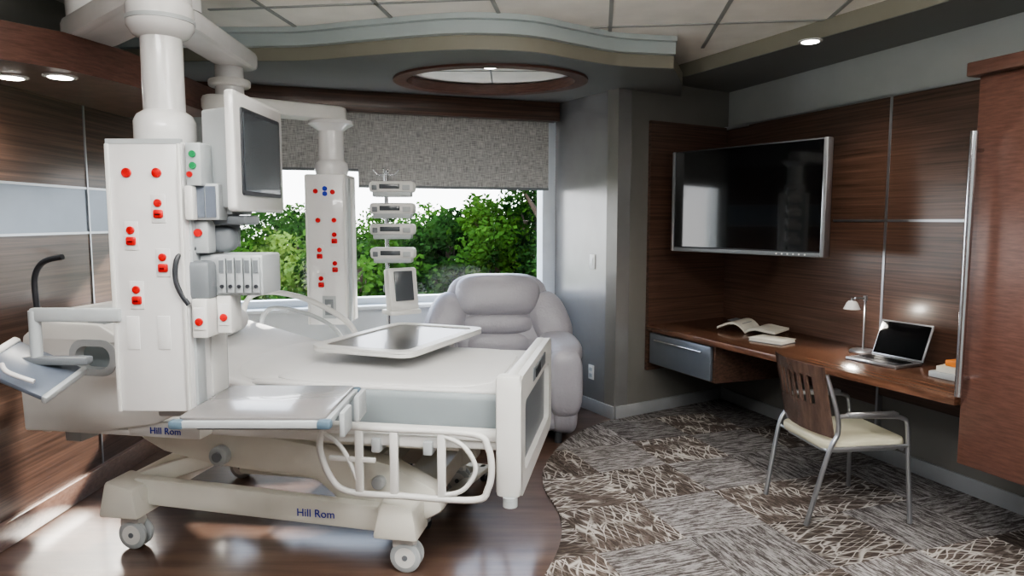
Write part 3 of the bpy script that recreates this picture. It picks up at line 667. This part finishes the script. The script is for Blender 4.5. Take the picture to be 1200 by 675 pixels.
# ---------------------------------------------------------------- outdoors
b=B('ground_outside'); b.prism([(-60,8),(60,8),(60,90),(-60,90)],-4.1,-4,'grass'); b.done()
def tree(name,x,y,z0,h,w,seed,leafm,nl=5200,ls=.12):
    rnd=random.Random(seed); b=B(name,(x,y,z0))
    b.tube([(0,0,0),(.1,0,h*.35),(-.05,.1,h*.7),(0,0,h*.9)],[.22,.2,.17,.12,.08],'bark')
    cl=[]
    for i in range(46):
        a=rnd.uniform(0,2*math.pi); zz=rnd.uniform(.3,1.0); rad=w*math.sqrt(max(.05,1-((zz-.45)/.6)**2))*rnd.uniform(.2,1)
        c=Vector((rad*math.cos(a),rad*math.sin(a),zz*h)); cl.append((c,w*rnd.uniform(.17,.32)))
        if i%4==0: b.tube([(0,0,c.z*.6),(c.x*.5,c.y*.5,c.z*.85),tuple(c)],[.08,.05,.03],'bark',seg=6)
    vs=[];fs=[]
    for i in range(nl):
        c,r=rnd.choice(cl)
        d=Vector((rnd.gauss(0,1),rnd.gauss(0,1),rnd.gauss(0,1))).normalized()
        p=c+d*r*(rnd.random()**.35); s=ls*rnd.uniform(.6,1.3)
        u=Vector((rnd.gauss(0,1),rnd.gauss(0,1),rnd.gauss(0,1))).normalized(); v=u.orthogonal().normalized()
        k=len(vs); vs+= [p-u*s*.6,p-v*s*.38,p+u*s*.6,p+v*s*.38]; fs.append((k,k+1,k+2,k+3))
    me=bpy.data.meshes.new('l'); me.from_pydata(vs,[],fs); i=b.mi(leafm)
    n0=len(b.bm.faces); b.bm.from_mesh(me); b.bm.faces.ensure_lookup_table()
    for f in b.bm.faces[n0:]: f.material_index=i
    b.done()
tr=[(-7.2,15,5.1,2.2,'leaf'),(-4.9,16,4.9,2.0,'leaf2'),(-3.2,15,5.1,1.9,'leaf'),(-1.5,17,5.4,2.0,'leaf3'),(-.2,15.5,5.7,1.6,'leaf'),(1.2,14.5,7.0,2.0,'leaf3'),
    (-6.0,20,5.3,2.8,'leaf3'),(-2.4,22,5.3,2.8,'leaf'),(.4,21,6.1,2.4,'leaf3'),(-8.8,18,5.0,3,'leaf'),(-.6,12.0,3.9,1.6,'leaf2'),(-4.0,12.5,3.9,1.6,'leaf3'),(3.4,18,7.8,3,'leaf'),(-2.2,12.2,3.8,1.6,'leaf'),
    (-4.4,24,5.3,3.2,'leaf'),(-7.5,25,5.4,3.2,'leaf'),(.9,12.3,4.2,1.6,'leaf')]
for i,(x,y,h,w,lm) in enumerate(tr): tree('tree',x,y,-4,h,w,20+i,lm,nl=10000 if w<2.4 else 14000)

# ---------------------------------------------------------------- lights & world
w=bpy.data.worlds.new('World'); bpy.context.scene.world=w; w.use_nodes=True; nt=w.node_tree
bg=nt.nodes['Background']; tc=nt.nodes.new('ShaderNodeTexCoord'); sx=nt.nodes.new('ShaderNodeSeparateXYZ'); rp=nt.nodes.new('ShaderNodeValToRGB')
nt.links.new(tc.outputs['Generated'],sx.inputs[0]); nt.links.new(sx.outputs['Z'],rp.inputs['Fac']); nt.links.new(rp.outputs['Color'],bg.inputs['Color'])
rp.color_ramp.elements[0].color=(1,1,1,1); rp.color_ramp.elements[1].color=(.45,.66,1,1); rp.color_ramp.elements[1].position=.8
bg.inputs['Strength'].default_value=5
s=bpy.data.lights.new('sun','SUN'); s.energy=18; s.angle=R(2.5); s.color=(1,.94,.84)
o=bpy.data.objects.new('sun',s); bpy.context.collection.objects.link(o)
o.rotation_euler=(-Vector((.34,1,.55))).to_track_quat('-Z','Y').to_euler()

def fill_panel(name,x,y,sx_,sy_,power,rz=0):  # added fill light: ceiling panels out of view, above and behind the camera
    b=B(name,(x,y,CEIL),rz); b.bx(-sx_/2,sx_/2,-sy_/2,sy_/2,-.012,-.001,'enamel',.003); b.bx(-sx_/2+.03,sx_/2-.03,-sy_/2+.03,sy_/2-.03,-.015,-.011,'lens2'); b.done()
    l=bpy.data.lights.new(name,'AREA'); l.shape='RECTANGLE'; l.size=sx_-.1; l.size_y=sy_-.1; l.energy=power; l.color=(1,.98,.95)
    o=bpy.data.objects.new(name+'_light',l); bpy.context.collection.objects.link(o); o.location=(x,y,CEIL-.03); o.rotation_euler=(0,0,R(rz))
M['lens2']=plain('troffer_lens',(.95,.95,.93),.5,emit=3)  # glowing face of the added fill panels and bar
fill_panel('ceiling_troffer',-.9,.4,1.2,.6,58,-7)
fill_panel('ceiling_troffer',1.1,.9,1.2,.6,40,-7)
fill_panel('ceiling_troffer',2.2,-.3,1.2,.6,28,-7)
# suspended up/down fill bar, added out of view to brighten the ceiling
b=B('pendant_linear_light',(.25,1.75,2.20))
b.bx(-1.3,1.3,-.06,.06,-.03,.03,'enamel',.008); b.bx(-1.27,1.27,-.045,.045,.03,.034,'lens2'); b.bx(-1.27,1.27,-.045,.045,-.034,-.03,'lens2')
for x in (-1.1,1.1): b.cyl((x,0,.03),(x,0,CEIL-2.20),.003,'chrome',seg=8)
b.done()
for nm,pw,rx,dz in (('up',100,180,.045),('down',22,0,-.045)):  # area lights of the added bar, mainly lifting the ceiling
    l=bpy.data.lights.new('pendant_'+nm,'AREA'); l.shape='RECTANGLE'; l.size=2.5; l.size_y=.09; l.energy=pw; l.color=(1,.98,.95)
    o=bpy.data.objects.new('pendant_light_'+nm,l); bpy.context.collection.objects.link(o); o.location=(.25,1.75,2.20+dz); o.rotation_euler=(R(rx),0,0)

vs=bpy.context.scene.view_settings
try:
    vs.view_transform='AgX'; vs.look='AgX - Medium High Contrast'; vs.exposure=.25
except Exception as e: print('view',e)

# camera
cd=bpy.data.cameras.new('camera'); cd.sensor_width=36; cd.lens=24.9; cd.clip_start=.05
cam=bpy.data.objects.new('camera',cd); bpy.context.collection.objects.link(cam)
cam.location=(0,0,1.5); cam.rotation_euler=(R(90-5.47),0,0); bpy.context.scene.camera=cam
